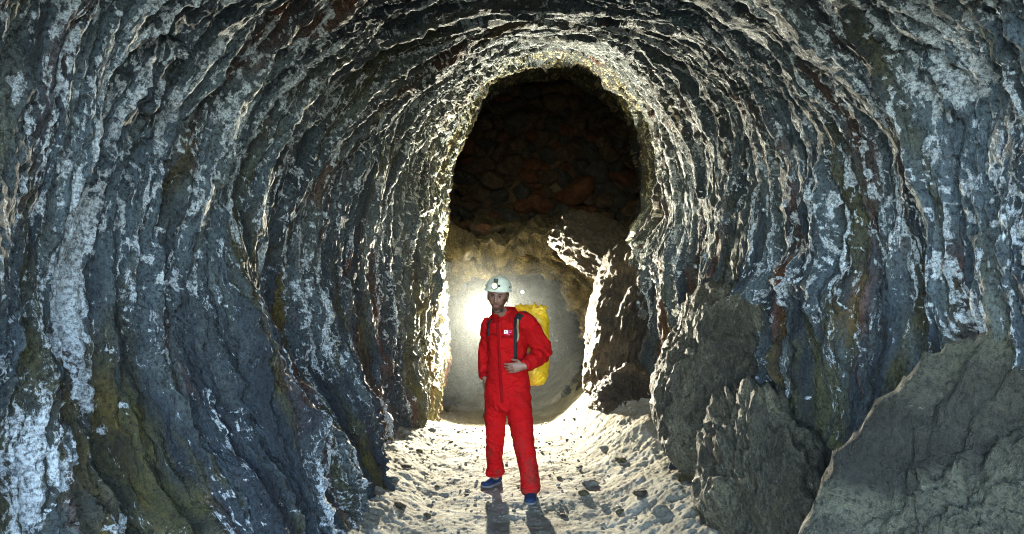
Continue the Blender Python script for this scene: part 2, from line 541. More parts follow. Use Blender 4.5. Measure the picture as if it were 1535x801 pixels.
    vn = lambda a, b, sd, wd: np.exp(-(fbm2(Sw * a, dd * b, 5, sd, .6) / wd) ** 2)
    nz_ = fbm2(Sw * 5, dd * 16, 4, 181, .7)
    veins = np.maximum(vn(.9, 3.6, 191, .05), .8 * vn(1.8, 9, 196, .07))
    edge = np.clip(np.maximum(e1 * .9, np.maximum(e2, .6 * e3)), 0, 1)  # flake edges carry a paler tone
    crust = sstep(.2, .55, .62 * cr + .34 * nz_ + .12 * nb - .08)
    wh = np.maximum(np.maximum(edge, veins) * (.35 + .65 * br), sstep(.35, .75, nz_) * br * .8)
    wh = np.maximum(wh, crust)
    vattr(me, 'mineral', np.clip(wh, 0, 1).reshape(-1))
    gold = sstep(6.2, 9.0, D)[..., None]                       # yellow lamplight painted into the stone towards the far arch
    vattr(me, 'warm', gold.reshape(-1))
    C = C * (1 - gold + gold * np.array([1.5, 1.25, .72]))
    veil = (.5 * br * sstep(-.7, .5, fbm2(S * .6, dd * 6, 4, 177, .65)) + .35 * np.clip(cr, 0, 1)) * (1 - .5 * low)
    C = C + (np.array([.2, .25, .28]) - C) * np.clip(veil, 0, .8)[..., None]
    lum = C.mean(-1, keepdims=True); C = np.clip(lum + (C - lum) * 1.45, .002, 1) * .88
    ca = me.color_attributes.new('rock_color', 'FLOAT_COLOR', 'POINT')
    ca.data.foreach_set('color', np.ascontiguousarray(np.concatenate([C, np.ones(C.shape[:2] + (1,))], -1).reshape(-1), np.float32))
    return tag(link(bpy.data.objects.new('rock_wall', me)), kind='structure')
build_tunnel()

# ------------------------------------------------------------------ floor: trodden dust, banked at the sides, dropping into the low passage
def floor_z(x, y):
    x = np.asarray(x, float); y = np.asarray(y, float)
    z = -.38 * sstep(7.3, 9.0, y - .5 * np.clip(x, 0, 2)) + .5 * sstep(.35, 1.4, x) * sstep(5.2, 7.6, y)
    z = z + .26 * sstep(.6, 1.4, np.abs(x)) * (1 - .5 * sstep(5, 8, y))
    z = z + .035 * fbm2(x * 1.1, y * 1.1, 3, 201)
    return z

def build_floor():
    ys = np.sort(np.concatenate([np.linspace(-1.2, 3.8, 50), np.linspace(3.85, 9.6, 460), np.linspace(9.65, 13.4, 40)]))
    xs = np.sort(np.concatenate([np.linspace(-2.6, -1.65, 12), np.linspace(-1.6, 1.75, 440), np.linspace(1.8, 3.0, 14)]))
    Y, X = np.meshgrid(ys, xs, indexing='ij')
    Z = floor_z(X, Y)
    side = sstep(.35, 1.2, np.abs(X - .05))
    Z = Z + (.010 + .014 * side) * fbm2(X * 4.5, Y * 4.5, 4, 211, .6) + .0035 * ridge2(X * 11, Y * 11, 3, 221, .6) * (.4 + side)
    Z = Z + .006 * np.clip(pn2(X * 26, Y * 26, 231), 0, 1) + .003 * pn2(X * 60, Y * 60, 241)
    V = np.stack([X, Y, Z], -1).reshape(-1, 3)
    me = mesh_np('floor', V, grid_faces(len(ys), len(xs)), M['floor'])
    return tag(link(bpy.data.objects.new('floor', me)), kind='structure')
build_floor()

# ------------------------------------------------------------------ the end face with the low passage through it
HC = (-.06, .62)      # centre of the passage mouth (x, z)
def hole(a):
    c, s = np.cos(a), np.sin(a)
    rx = np.where(c > 0, 1.03, 1.0); rz = np.where(s > 0, 1.08, 1.15)
    n = np.where(s > 0, 2.3, 3.0)
    r = (np.abs(c / rx) ** n + np.abs(s / rz) ** n) ** (-1 / n)
    r = r * (1 + .05 * np.sin(3 * a + .6) + .03 * np.sin(5 * a + 2))
    r = r * (1 + .07 * fbm2(2.2 * c + 9, 2.2 * s + 9, 4, 371, .6))
    return HC[0] + r * c, HC[1] + r * s

def build_end():
    na = 560
    a = np.linspace(0, 2 * np.pi, na, endpoint=False)
    hx, hz = hole(a)
    c, s = np.cos(a), np.sin(a)
    # outer border: a box a little larger than the tunnel
    bx0, bx1, bz0, bz1 = -2.3, 2.9, -.95, 2.2
    tt = np.minimum(np.where(c > 0, (bx1 - HC[0]) / np.maximum(c, 1e-6), (bx0 - HC[0]) / np.minimum(c, -1e-6)),
                    np.where(s > 0, (bz1 - HC[1]) / np.maximum(s, 1e-6), (bz0 - HC[1]) / np.minimum(s, -1e-6)))
    ox, oz = HC[0] + tt * c, HC[1] + tt * s
    rows = []
    for u in np.linspace(1, 0, 130):
        y = 9.42 + .30 * (1 - u) ** 3 + .05 * u
        rows.append((hx + (ox - hx) * u, np.full(na, y), hz + (oz - hz) * u))
    for u in np.linspace(0.012, 1, 150):
        y = 9.72 + 3.1 * u
        g = 1 + .12 * u
        sh = 1.05 * u * u
        rows.append((HC[0] + (hx - HC[0]) * g + sh, np.full(na, y), HC[1] + (hz - HC[1]) * g))
    for u in np.linspace(.96, .02, 40):
        rows.append((HC[0] + (hx - HC[0]) * 1.12 * u + 1.05, np.full(na, 12.82 + .25 * (1 - u * u)), HC[1] + (hz - HC[1]) * 1.12 * u))
    X = np.array([r[0] for r in rows]); Y = np.array([r[1] for r in rows]); Z = np.array([r[2] for r in rows])
    P = np.stack([X, Y, Z], -1).reshape(-1, 3)
    gu = np.gradient(np.stack([X, Y, Z], -1), axis=0); gv = np.roll(np.stack([X, Y, Z], -1), -1, 1) - np.roll(np.stack([X, Y, Z], -1), 1, 1)
    N = np.cross(gu, gv).reshape(-1, 3); N /= np.linalg.norm(N, axis=1)[:, None] + 1e-9
    q = P.copy(); q[:, 0] += .5 * q[:, 2]
    h = .16 * fbm3(P * 1.3, 3, 301) + .12 * (1 - 2 * np.abs(pn3(q * np.array([1.6, 3.2, 3.2]), 311))) + .06 * (1 - 2 * np.abs(pn3(q * np.array([4, 8, 8.]), 321))) + .02 * fbm3(P * 9, 3, 331, .6)
    V = P + N * h[:, None]
    me = mesh_np('end_wall', V, grid_faces(len(rows), na, wrap=True), M['rock'])
    deep = sstep(9.6, 10.1, V[:, 1])                            # lamp-yellow face and dim bluish interior: light tinted into the stone
    paint_rock(me, (0, 0, 0), [.16 * (1 - deep) + .06 * deep, .12 * (1 - deep) + .072 * deep, .042 * (1 - deep) + .085 * deep], .4, 1 - deep)
    tag(link(bpy.data.objects.new('end_wall', me)), kind='structure')
    # sill of the dark chamber above the passage: rounded lip, then rising rubble
    us = np.linspace(0, 1, 170); xs = np.linspace(-2.2, 3.1, 300)
    U, Xs = np.meshgrid(us, xs, indexing='ij')
    Ys = 9.40 + .05 * sstep(0, .1, U) + 3.6 * np.clip(U - .1, 0, 1) + .0 * Xs
    Zs = 1.84 + .34 * np.sqrt(np.clip(U / .16, 0, 1)) + .55 * np.clip(U - .16, 0, 1)
    Zs = Zs + .2 * fbm2(Xs * 1.4, Ys * 1.4, 4, 341, .6) + .045 * ridge2(Xs * 3.5, Ys * 3.5, 4, 351, .6)
    Ys = Ys - .09 * fbm2(Xs * 2.2, U * 8, 3, 361, .5) * (1 - sstep(.1, .3, U))
    me = mesh_np('chamber_floor', np.stack([Xs, Ys, Zs], -1).reshape(-1, 3), grid_faces(170, 300), M['rock'])
    paint_rock(me, (0, 0, 0), (.12, .09, .036), .3, 1.)
    tag(link(bpy.data.objects.new('chamber_floor', me)), kind='structure')

# ------------------------------------------------------------------ stones
def rock_verts(seed, sub=4, planes=14, soft=.06, rough=.06, freq=2.2, faces=(), grain=0.):
    r = np.random.RandomState(seed)
    bm = bmesh.new(); bmesh.ops.create_icosphere(bm, subdivisions=sub, radius=1)
    bm.verts.ensure_lookup_table()
    V = np.array([v.co[:] for v in bm.verts]); F = np.array([[v.index for v in f.verts] for f in bm.faces]); bm.free()
    n = r.normal(size=(planes, 3)); n /= np.linalg.norm(n, axis=1)[:, None]
    hgt = r.uniform(.55, .95, planes)
    if faces:
        fn = np.array([f[:3] for f in faces], float); fn /= np.linalg.norm(fn, axis=1)[:, None]
        n = np.concatenate([fn, n]); hgt = np.concatenate([[f[3] for f in faces], np.maximum(hgt, .8)])
    dots = V @ n.T
    dist = np.where(dots > .05, hgt / np.maximum(dots, .05), 9)
    dist = np.minimum(dist, 1.05)
    k = 1 / max(soft, .01)
    rad = -np.log(np.exp(-k * dist).sum(1) + np.exp(-k * 1.05)) / k + soft * .6
    rad = rad + rough * fbm3(V * freq + seed, 4, seed % 97, .55) + rough * .5 * (1 - 2 * np.abs(pn3(V * freq * 2.5 + seed, (seed + 5) % 97)))
    if grain: rad = rad + grain * fbm3(V * 11 + seed, 4, 61, .7) + grain * .6 * (1 - 2 * np.abs(pn3(V * 6 + seed, 67)))
    return V * rad[:, None], F

def rock_mesh(name, seed, mat, scale=(1, 1, 1), rot=(0, 0, 0), **kw):
    V, F = rock_verts(seed, **kw)
    from mathutils import Euler
    Rm = np.array(Euler(rot).to_matrix())
    V = (V * np.array(scale)) @ Rm.T
    return mesh_np(name, V, F, mat)

def paint_rock(me, loc, tint, pale=.45, warm=0.):
    """layer coordinates, stone colour and pale mineral for a loose block of the same foliated rock"""
    V = np.empty(len(me.vertices) * 3, np.float32); me.vertices.foreach_get('co', V); V = V.reshape(-1, 3) + np.array(loc, np.float32)
    S = V[:, 2] * 1.1 + .3 * V[:, 0]; D = V[:, 1] + .8 * V[:, 0] + .08 * fbm3(V * 1.5, 3, 77)
    vattr(me, 'strata', np.stack([S, D, V[:, 0] * .3], 1))
    n = fbm2(S * .6, D * 5, 5, 135, .68)
    C = np.stack([np.interp(n, [-1, 0, 1], [.3, 1, 2.0]) * t for t in tint], 1)
    vattr(me, 'mineral', np.clip(pale * np.exp(-(fbm2(S * .9, D * 7, 4, 145) / .08) ** 2) + .65 * pale * np.clip(n, 0, 1) - .05, 0, 1))
    vattr(me, 'warm', np.zeros(len(V)) + warm)
    ca = me.color_attributes.new('rock_color', 'FLOAT_COLOR', 'POINT')
    ca.data.foreach_set('color', np.ascontiguousarray(np.concatenate([C, np.ones((len(C), 1))], 1).ravel(), np.float32))

def boulder(name, loc, scale, rot, seed, mat, label, group=None, tint=(.085, .076, .046), pale=.35, warm=.3, **kw):
    kw = {**dict(sub=6, planes=12, soft=.05, rough=.05, grain=.03), **kw}
    me = rock_mesh(name, seed, mat, scale, rot, **kw)
    if mat is M['rock']: paint_rock(me, loc, tint, pale, warm)
    o = bpy.data.objects.new(name, me)
    o.location = loc
    link(o)
    return tag(o, label, 'boulder', group)

build_end()

boulder('boulder', (1.84, 2.5, .36), (.74, .5, 1.25), (0, 0, 0), 3, M['rock'],
        'large smooth grey-green boulder with a dusty sloping face leaning on the right wall', soft=.03, planes=7, freq=1.6, rough=.06, grain=.022, tint=(.08, .078, .05), pale=.2,
        faces=((-.3, -.85, .35, .5), (-.62, -.42, .66, .5), (-.95, -.3, .0, .66), (-.1, -.6, .8, .74), (.5, -.7, .4, .62)))
boulder('boulder', (2.12, 2.15, .45), (.5, .45, 1.1), (R(-6), R(8), R(-15)), 15, M['rock'],
        'rough olive boulder wedged behind the large smooth grey-green one', rough=.09, tint=(.07, .066, .03))
boulder('rock_outcrop', (1.55, 4.75, .95), (.58, .66, .82), (0, 0, R(10)), 23, M['rock'],
        'rounded dusty ledge rock jutting from the right wall above the dark wedge', soft=.06, freq=1.9, planes=8, rough=.07,
        faces=((-.25, -.1, 1., .78), (-.7, -.7, .1, .6), (.1, -.95, -.1, .55), (-.8, .1, .45, .66)))
boulder('rock_outcrop', (1.5, 3.9, .38), (.4, .6, .78), (R(10), R(-12), R(-12)), 31, M['rock'],
        'dark jagged wedge of rock standing at the foot of the right wall', rough=.11)
boulder('rock_outcrop', (1.36, 7.9, 1.2), (.45, .85, 1.2), (R(-14), R(16), R(8)), 43, M['rock'],
        'brown fractured rock mass beside the low passage', tint=(.08, .052, .026), pale=.15, warm=1., rough=.11, freq=2.6)
boulder('rock_outcrop', (1.2, 7.0, .38), (.36, .6, .45), (R(5), R(20), R(25)), 47, M['rock'],
        'low brown slab sticking out over the pale dust bank', tint=(.085, .056, .028), pale=.15, warm=1., rough=.1, freq=2.6)
boulder('rock_outcrop', (1.25, 9.05, 2.02), (.75, .5, .5), (R(0), R(22), R(10)), 53, M['rock'],
        'brown broken block on the sill right of the dark upper opening', tint=(.05, .035, .017), pale=.1, warm=1., rough=.1, freq=2.6)
boulder('boulder', (-1.28, 3.6, .1), (.3, .4, .3), (R(5), R(12), R(30)), 57, M['rock'],
        'low pale-topped boulder at the foot of the left wall', rough=.1, tint=(.12, .12, .11))

# rubble wall closing the chamber: every stone its own piece
def rubble():
    root = empty('rubble_wall', (.6, 12.3, 2.6))
    tag(root, 'dark rubble wall of rough brown stones at the back of the upper chamber', 'wall')
    xs = np.linspace(-1.9, 2.8, 90); zs = np.linspace(2.3, 5.4, 60)
    Z, X = np.meshgrid(zs, xs, indexing='ij')
    Y = 12.42 + .1 * fbm2(X * 1.5, Z * 1.5, 3, 401)
    me = mesh_np('backing', np.stack([X, Y, Z], -1).reshape(-1, 3), grid_faces(60, 90), M['brown'])
    link(bpy.data.objects.new('backing', me), root)
    protos = [[rock_mesh('stone', 500 + i, M[m], sub=3, planes=8, soft=.02, rough=.12, freq=1.5) for i in range(4)] for m in ('brown', 'grey', 'rust')]
    rr = random.Random(4)
    pts = []
    tries = 0
    while len(pts) < 190 and tries < 9000:                      # throw stones of mixed size on the wall, keeping them apart
        tries += 1
        q = (rr.uniform(-1.5, 2.5), rr.uniform(2.5, 5.1), rr.choice((.07, .09, .11, .14, .19)))
        if all(((q[0] - p[0]) / 1.25) ** 2 + (q[1] - p[1]) ** 2 > (.78 * (q[2] + p[2])) ** 2 for p in pts): pts.append(q)
    for xx, z, r in pts:
        warm = math.exp(-((xx - .9) / .9) ** 2 - ((z - 3.3) / .5) ** 2)
        kind = 2 if rr.random() < .1 + .6 * warm else (0 if rr.random() < .6 else 1)
        o = bpy.data.objects.new('stone', rr.choice(protos[kind]))
        r *= 1.3
        o.location = (xx, 12.28 + rr.uniform(-.12, .06), z)
        o.scale = (r * rr.uniform(1, 1.5), r * rr.uniform(.8, 1.2), r * rr.uniform(.75, 1.05))
        o.rotation_euler = (rr.uniform(-.6, .6), rr.uniform(-.6, .6), rr.uniform(-.6, .6))
        link(o, root)
rubble()

# stones lying about on the floor
def floor_stones():
    protos = [rock_mesh('floor_stone', 600 + i, M[('pale', 'ochre', 'brown')[i % 3]], sub=3, planes=11, rough=.06) for i in range(6)]
    rr = random.Random(12)
    spots = [(648, 646, .07), (628, 678, .06), (676, 664, .045), (884, 728, .11), (875, 742, .08), (868, 702, .06), (905, 668, .07), (930, 690, .08),
             (610, 700, .06), (590, 722, .08), (838, 718, .04), (700, 742, .035), (770, 766, .03), (655, 732, .045), (960, 742, .09),
             (990, 770, .1), (930, 770, .06), (600, 760, .07), (565, 770, .09), (690, 700, .03), (850, 660, .035), (905, 760, .05), (640, 775, .05), (845, 775, .045)]
    for i, (px, py, r) in enumerate(spots):
        d = 5.0
        for _ in range(12):
            x = (px - 767.5) / FPX * d
            d = (CAMH - float(floor_z(x, d))) * FPX / (py - 400.5)
        x = (px - 767.5) / FPX * d
        o = bpy.data.objects.new('floor_stone', protos[i % 6])
        s = r * .62
        o.scale = (s * rr.uniform(1, 1.5), s * rr.uniform(.8, 1.2), s * rr.uniform(.5, .8))
        o.rotation_euler = (rr.uniform(-.2, .2), rr.uniform(-.2, .2), rr.uniform(0, 6))
        o.location = (x, d, float(floor_z(x, d)) + s * .3)
        link(o)
        size = 'fist-sized' if r > .065 else 'small' if r > .04 else 'tiny'
        hue = ('pale grey', 'ochre', 'dark brown')[i % 3]
        where = ('near the shoes of the person in red' if abs(px - 768) < 85 and py > 690 else 'beside the foot of the left wall' if px < 640 else
                 'below the floodlight end of the passage floor' if px < 700 else 'near the foot of the right wall rocks' if px > 915 else 'on the pale bank right of the person')
        tag(o, f'{size} {hue} stone lying {where}', 'stone', 'loose stones on the tunnel floor')
floor_stones()

def sill_stones():
    protos = [rock_mesh('sill_stone', 640 + i, M[('brown', 'ochre', 'rust')[i % 3]], sub=3, planes=9, rough=.06) for i in range(6)]
    rr = random.Random(31)
    for i in range(18):
        o = bpy.data.objects.new('sill_stone', protos[i % 6]); r = rr.choice((.06, .08, .1, .14))
        u = rr.uniform(0, 1); x_ = rr.uniform(-.95, 1.2)
        o.location = (x_, 9.75 + 1.2 * u, 2.28 + .2 * u + r * .3)
        o.scale = (r * rr.uniform(1, 1.5), r, r * rr.uniform(.6, .9)); o.rotation_euler = (rr.uniform(-.3, .3), rr.uniform(-.3, .3), rr.uniform(0, 6))
        link(o); tag(o, f"{'bulky' if r > .12 else 'fist-sized' if r > .07 else 'small'} {('brown', 'ochre', 'rusty red')[i % 3]} stone lying on the sill of the dark upper chamber", 'stone', 'loose stones on the chamber sill')
sill_stones()

def gravel():
    r = np.random.RandomState(5)
    V0, F0 = rock_verts(700, sub=1, planes=8, rough=.05)
    n = 1300
    y = r.uniform(3.6, 9.0, n) ** 1.0
    x = np.clip(r.normal(0, .75, n), -1.3, 1.4)
    keep = (np.abs(x) > .25) | (r.rand(n) < .45)
    x, y = x[keep], y[keep]; n = len(x)
    s = .004 + .016 * r.rand(n) ** 3
    z = floor_z(x, y) + s * .4 + .004
    a = r.uniform(0, 6.28, n)
    B = V0[None] * np.stack([s * r.uniform(.8, 1.5, n), s * r.uniform(.8, 1.3, n), s * r.uniform(.5, 1, n)], 1)[:, None, :]
    C = np.stack([B[..., 0] * np.cos(a)[:, None] - B[..., 1] * np.sin(a)[:, None], B[..., 0] * np.sin(a)[:, None] + B[..., 1] * np.cos(a)[:, None], B[..., 2]], -1)
    C += np.stack([x, y, z], 1)[:, None, :]
    F = (F0[None] + (np.arange(n) * len(V0))[:, None, None]).reshape(-1, 3)
    me = mesh_np('gravel', C.reshape(-1, 3), F, M['pale'])
    tag(link(bpy.data.objects.new('gravel', me)), 'fine grey gravel scattered over the tunnel floor', 'gravel', kind='stuff')
gravel()

# ================================================================== THE PERSON
def build_person():
    root = empty('person', (at(768, 740, 5.3).x, 5.3, 0))
    tag(root, 'person in red coverall and ivory helmet standing with one hand on the hip', 'person')
    hipL, hipR = at(745, 588, 5.40), at(777, 588, 5.32)
    kneeL, kneeR = at(742, 660, 5.38), at(786, 668, 5.17)
    ankL, ankR = at(743, 709, 5.50), at(796, 741, 5.13)
    shL, shR = at(737, 487, 5.43), at(786, 483, 5.30)
    elL, elR = at(729, 531, 5.53), at(814, 526, 5.37)
    wrL, wrR = at(727, 567, 5.44), at(786, 549, 5.17)
    neck = at(755, 474, 5.39)
    side = Vector((1, -.12, 0)).normalized()      # the chest is turned a little to its right
    fwd = Vector((-.12, -1, 0)).normalized()

    # ---- red coverall: one loose skin
    bm = bmesh.new()
    def torso(sc, pts): 
        loft(bm, [p for p, _ in pts], [(r[0] * sc, r[1] * sc) for _, r in pts], 28, side)
    T = [(at(760, 612, 5.36), (.150, .115)), (at(760, 598, 5.36), (.182, .135)), (at(761, 578, 5.36), (.180, .135)), (at(761, 556, 5.37), (.162, .122)),
         (at(761, 538, 5.38), (.156, .120)), (at(760, 515, 5.38), (.162, .125)), (at(760, 497, 5.38), (.168, .122)), (at(760, 484, 5.385), (.165, .105)),
         (at(759, 475, 5.39), (.125, .085)), (at(757, 466, 5.39), (.070, .066))]
    torso(1, T)
    def limb(js, rs, n=6, seg=20, sd=None):
        p, r = smooth_path(js, rs, n); loft(bm, p, r, seg, sd)
    limb([at(759, 483, 5.39), shR, at(803, 506, 5.33), elR, at(801, 539, 5.25), wrR], [.06, .082, .076, .072, .06, .047])
    limb([at(755, 485, 5.40), shL, at(732, 510, 5.49), elL, at(727, 552, 5.49), wrL], [.06, .078, .068, .062, .054, .046])
    limb([at(747, 580, 5.39), hipL + Vector((0, 0, -.06)), at(742, 630, 5.39), kneeL, at(741, 690, 5.46), at(742, 709, 5.5)],
         [.095, (.102, .112), (.085, .098), (.068, .082), (.064, .078), (.072, .085)])
    limb([at(774, 580, 5.34), hipR + Vector((0, 0, -.06)), at(781, 632, 5.24), kneeR, at(793, 708, 5.14), at(796, 738, 5.13)],
         [.095, (.104, .115), (.092, .104), (.080, .090), (.068, .082), (.069, .084)])
    V, N, F = remesh(bm, .0085, 9)
    # folds in the cloth: at elbows, crotch, waist, knees and hems
    w = np.full(len(V), .35)
    for c, r, a in ((elR, .16, 1.), (elL, .14, .9), (at(760, 612, 5.25), .16, 1.), (at(760, 560, 5.25), .16, .7), (kneeL, .16, .6), (kneeR, .16, .6),
                    (at(743, 700, 5.5), .14, 1.), (at(796, 732, 5.1), .12, .8), (at(800, 540, 5.25), .12, .8), (shR, .12, .5)):
        w = np.maximum(w, a * np.exp(-((V - np.array(c)) ** 2).sum(1) / r ** 2))
    q = V * np.array([6., 6., 10.]) + .7 * np.stack([pn3(V * 6, 801), pn3(V * 6, 802), pn3(V * 6, 803)], 1)
    q[:, 2] += V[:, 0] * 9
    h = w * (.034 * (.5 - np.abs(pn3(q, 811))) + .012 * pn3(q * 2.1, 821)) + .004 * fbm3(V * 5, 2, 831)
    V2 = V + N * h[:, None]
    me = mesh_np('coverall', V2, F, M['red'])
    cov = link(bpy.data.objects.new('coverall', me), root)
    bvh = BVHTree.FromPolygons([Vector(v) for v in V2.astype(float)], F.tolist())
    eye = Vector((0, 0, CAMH))
    def on(px, py, off=.004):
        """the point of the coverall's front under a photo pixel, lifted off the cloth"""
        dr = (at(px, py, 5.3) - eye).normalized()
        h, n, _, _ = bvh.ray_cast(eye, dr)
        if h is None:
            h, n, _, _ = bvh.find_nearest(at(px, py, 5.25))
        return h + n * off, n
    def ribbon(name, rows, mat, parent, th=.004, off=.003, nx_=5):
        """a strip of cloth lying on the coverall between left/right pixel edges"""
        bm = bmesh.new(); top = []; bot = []
        for (x0, y0, x1, y1) in rows:
            a, b = [], []
            for k in range(nx_):
                f = k / (nx_ - 1)
                p, n = on(x0 + (x1 - x0) * f, y0 + (y1 - y0) * f, 0)
                a.append(bm.verts.new(p + n * (off + th))); b.append(bm.verts.new(p - n * .004))
            top.append(a); bot.append(b)
        for i in range(len(top) - 1):
            for k in range(nx_ - 1):
                bm.faces.new((top[i][k], top[i][k + 1], top[i + 1][k + 1], top[i + 1][k]))
            bm.faces.new((top[i][0], top[i + 1][0], bot[i + 1][0], bot[i][0]))
            bm.faces.new((top[i][-1], bot[i][-1], bot[i + 1][-1], top[i + 1][-1]))
        for i in (0, -1):
            for k in range(nx_ - 1):
                bm.faces.new((top[i][k], bot[i][k], bot[i][k + 1], top[i][k + 1]))
        return bm_obj(name, bm, mat, parent)
    # front placket, pocket flaps, waist seam, cuffs
    ribbon('placket', [(743 + .06 * (y - 480), y, 747.5 + .06 * (y - 480), y) for y in np.linspace(482, 604, 30)], M['redtrim'], cov, .003, .001, 3)
    ribbon('pocket_flap', [(735.5, y, 744, y + .4) for y in np.linspace(499, 503, 4)], M['redtrim'], cov, .003, .001)
    ribbon('pocket_flap', [(752, y, 768, y - .4) for y in np.linspace(503.5, 507.5, 4)], M['redtrim'], cov, .003, .001)
    # chest emblem: white square mark with pink strokes beside it
    ribbon('emblem', [(755.5, y, 761.8, y) for y in np.linspace(495.2, 500.6, 5)], M['white'], cov, .0025, .002)
    ribbon('emblem_mark', [(756.8, y, 758.6, y) for y in np.linspace(496.4, 498.6, 3)], M['pink'], cov, .0035, .002, 3)
    ribbon('emblem_mark', [(762.6, y, 767.6, y) for y in np.linspace(495.9, 497.1, 3)], M['pink'], cov, .0025, .002)
    ribbon('emblem_mark', [(762.6, y, 766.6, y) for y in np.linspace(498.2, 499.4, 3)], M['pink'], cov, .0025, .002)
    ribbon('emblem_mark', [(759.5, y, 764.5, y) for y in np.linspace(501.6, 502.6, 3)], M['pink'], cov, .0025, .002)
    # standing collar, open at the throat, with two points
    bm = bmesh.new()
    ringA, ringB = [], []
    n = 22
    for i in range(n + 1):
        a = R(-90 + 24) + (2 * math.pi - R(48)) * i / n          # starts and ends at the front
        dv = side * math.cos(a) - fwd * math.sin(a)
        fr = max(0, -math.sin(a))
        b0 = at(757, 475, 5.39) + dv * .082 + Vector((0, 0, -.05 * fr))
        b1 = at(756, 461, 5.385) + dv * (.076 + .012 * fr) + Vector((0, 0, -.048 * fr ** 2 + .012 * (1 - fr)))
        b2 = b1 + dv * .016 + Vector((0, 0, -.018)) ; b3 = b0 + dv * .03 + Vector((0, 0, -.028 * fr))
        ringA.append([bm.verts.new(v) for v in (b0, b1, b2, b3)])
    for a, b in zip(ringA, ringA[1:]):
        for k in range(3): bm.faces.new((a[k], b[k], b[k + 1], a[k + 1]))
    col = bm_obj('collar', bm, M['redtrim'], cov)
    sm = col.modifiers.new('thick', 'SOLIDIFY'); sm.thickness = .005
    sb = col.modifiers.new('soft', 'SUBSURF'); sb.levels = sb.render_levels = 2
    for c0, c1, r in ((wrR + (elR - wrR) * .06, wrR + (elR - wrR) * .22, .052), (wrL + (elL - wrL) * .02, wrL + (elL - wrL) * .2, .049)):
        bm = bmesh.new(); loft(bm, [c0, c0.lerp(c1, .1), c0.lerp(c1, .9), c1], [r - .004, r, r, r - .004], 20)
        bm_obj('cuff', bm, M['redtrim'], cov)

    # ---- body: head, neck, hands and everything under the cloth as one skin
    bm = bmesh.new()
    hc = at(746.5, 444.5, 5.31)
    yaw = Matrix.Rotation(R(-9), 3, 'Z') @ Matrix.Rotation(R(4), 3, 'Y') @ Matrix.Rotation(R(4), 3, 'X')
    # head in its own axes: x to the picture's right, -y towards the viewer, z up
    hv = bmesh.new(); bmesh.ops.create_icosphere(hv, subdivisions=6, radius=1)
    P = np.array([v.co[:] for v in hv.verts])
    x, y, z = P[:, 0] * .076, P[:, 1] * .096, P[:, 2] * .117
    t = np.clip(-z / .117, 0, 1)
    x = x * (1 - .30 * t ** 1.6); back = (y > 0)
    y = np.where(back, y * (1 - .35 * t), y * (1 - .06 * t))
    front = sstep(-.02, -.085, y)
    y = y + front * .006 * np.cos(x / .05)                      # flatter face
    def g(cx, cz, rx, rz): return np.exp(-((x - cx) / rx) ** 2 - ((z - cz) / rz) ** 2) * front
    y = y - .010 * g(0, -.108, .026, .018)                      # chin
    y = y - .004 * g(0, .028, .05, .010)                        # brow
    for sx in (-1, 1):
        y = y + .013 * g(sx * .031, .006, .017, .012)           # eye sockets
        y = y - .005 * g(sx * .042, -.022, .018, .016)          # cheekbones
        y = y + .005 * g(sx * .045, -.058, .018, .022)          # cheeks
    nose = np.clip((.012 - z) / .05, 0, 1) * (z > -.043)
    y = y - (.008 + .017 * nose) * np.exp(-(x / (.009 + .004 * nose)) ** 2) * front * sstep(-.047, -.039, z) * sstep(.03, .005, z)
    y = y - .008 * (g(-.012, -.036, .007, .007) + g(.012, -.036, .007, .007))
    y = y - .006 * g(0, -.066, .024, .006) - .006 * g(0, -.079, .02, .006) + .004 * g(0, -.0722, .026, .0025)
    Hl = np.stack([x, y, z], 1)
    Hw = Hl @ np.array(yaw).T + np.array(hc)
    for v, p in zip(hv.verts, Hw): v.co = p
    tm = bpy.data.meshes.new('t'); hv.to_mesh(tm); hv.free(); bm.from_mesh(tm); bpy.data.meshes.remove(tm)
    hl = lambda a, b, c: hc + yaw @ Vector((a, b, c))
    for sx in (-1, 1):                                          # ears
        ell(bm, hl(sx * .076, .012, -.008), (.008, .017, .03), 3, yaw @ Matrix.Rotation(R(12 * sx), 3, 'Z'))
        ell(bm, hl(sx * .075, .006, -.03), (.006, .009, .011), 2, yaw)
    loft(bm, [hl(0, .02, -.05), hl(0, .018, -.10), at(756, 474, 5.39), at(758, 484, 5.39)], [(.05, .055), (.052, .056), (.056, .06), (.09, .07)], 24)
    def inner(js, rs): 
        p, r = smooth_path(js, rs, 4); loft(bm, p, r, 14)
    inner([at(758, 480, 5.39), at(760, 500, 5.385), at(760, 540, 5.38), at(760, 575, 5.37), at(760, 600, 5.36)], [(.09, .07), (.12, .085), (.11, .08), (.12, .085), (.1, .08)])
    inner([at(765, 482, 5.37), shR, elR, wrR], [.05, .045, .04, .029])
    inner([at(750, 484, 5.41), shL, elL, wrL], [.05, .045, .038, .028])
    inner([hipL, kneeL, ankL, ankL + Vector((0, 0, -.02))], [.07, .048, .036, .034])
    inner([hipR, kneeR, ankR, ankR + Vector((0, 0, -.02))], [.07, .05, .036, .034])
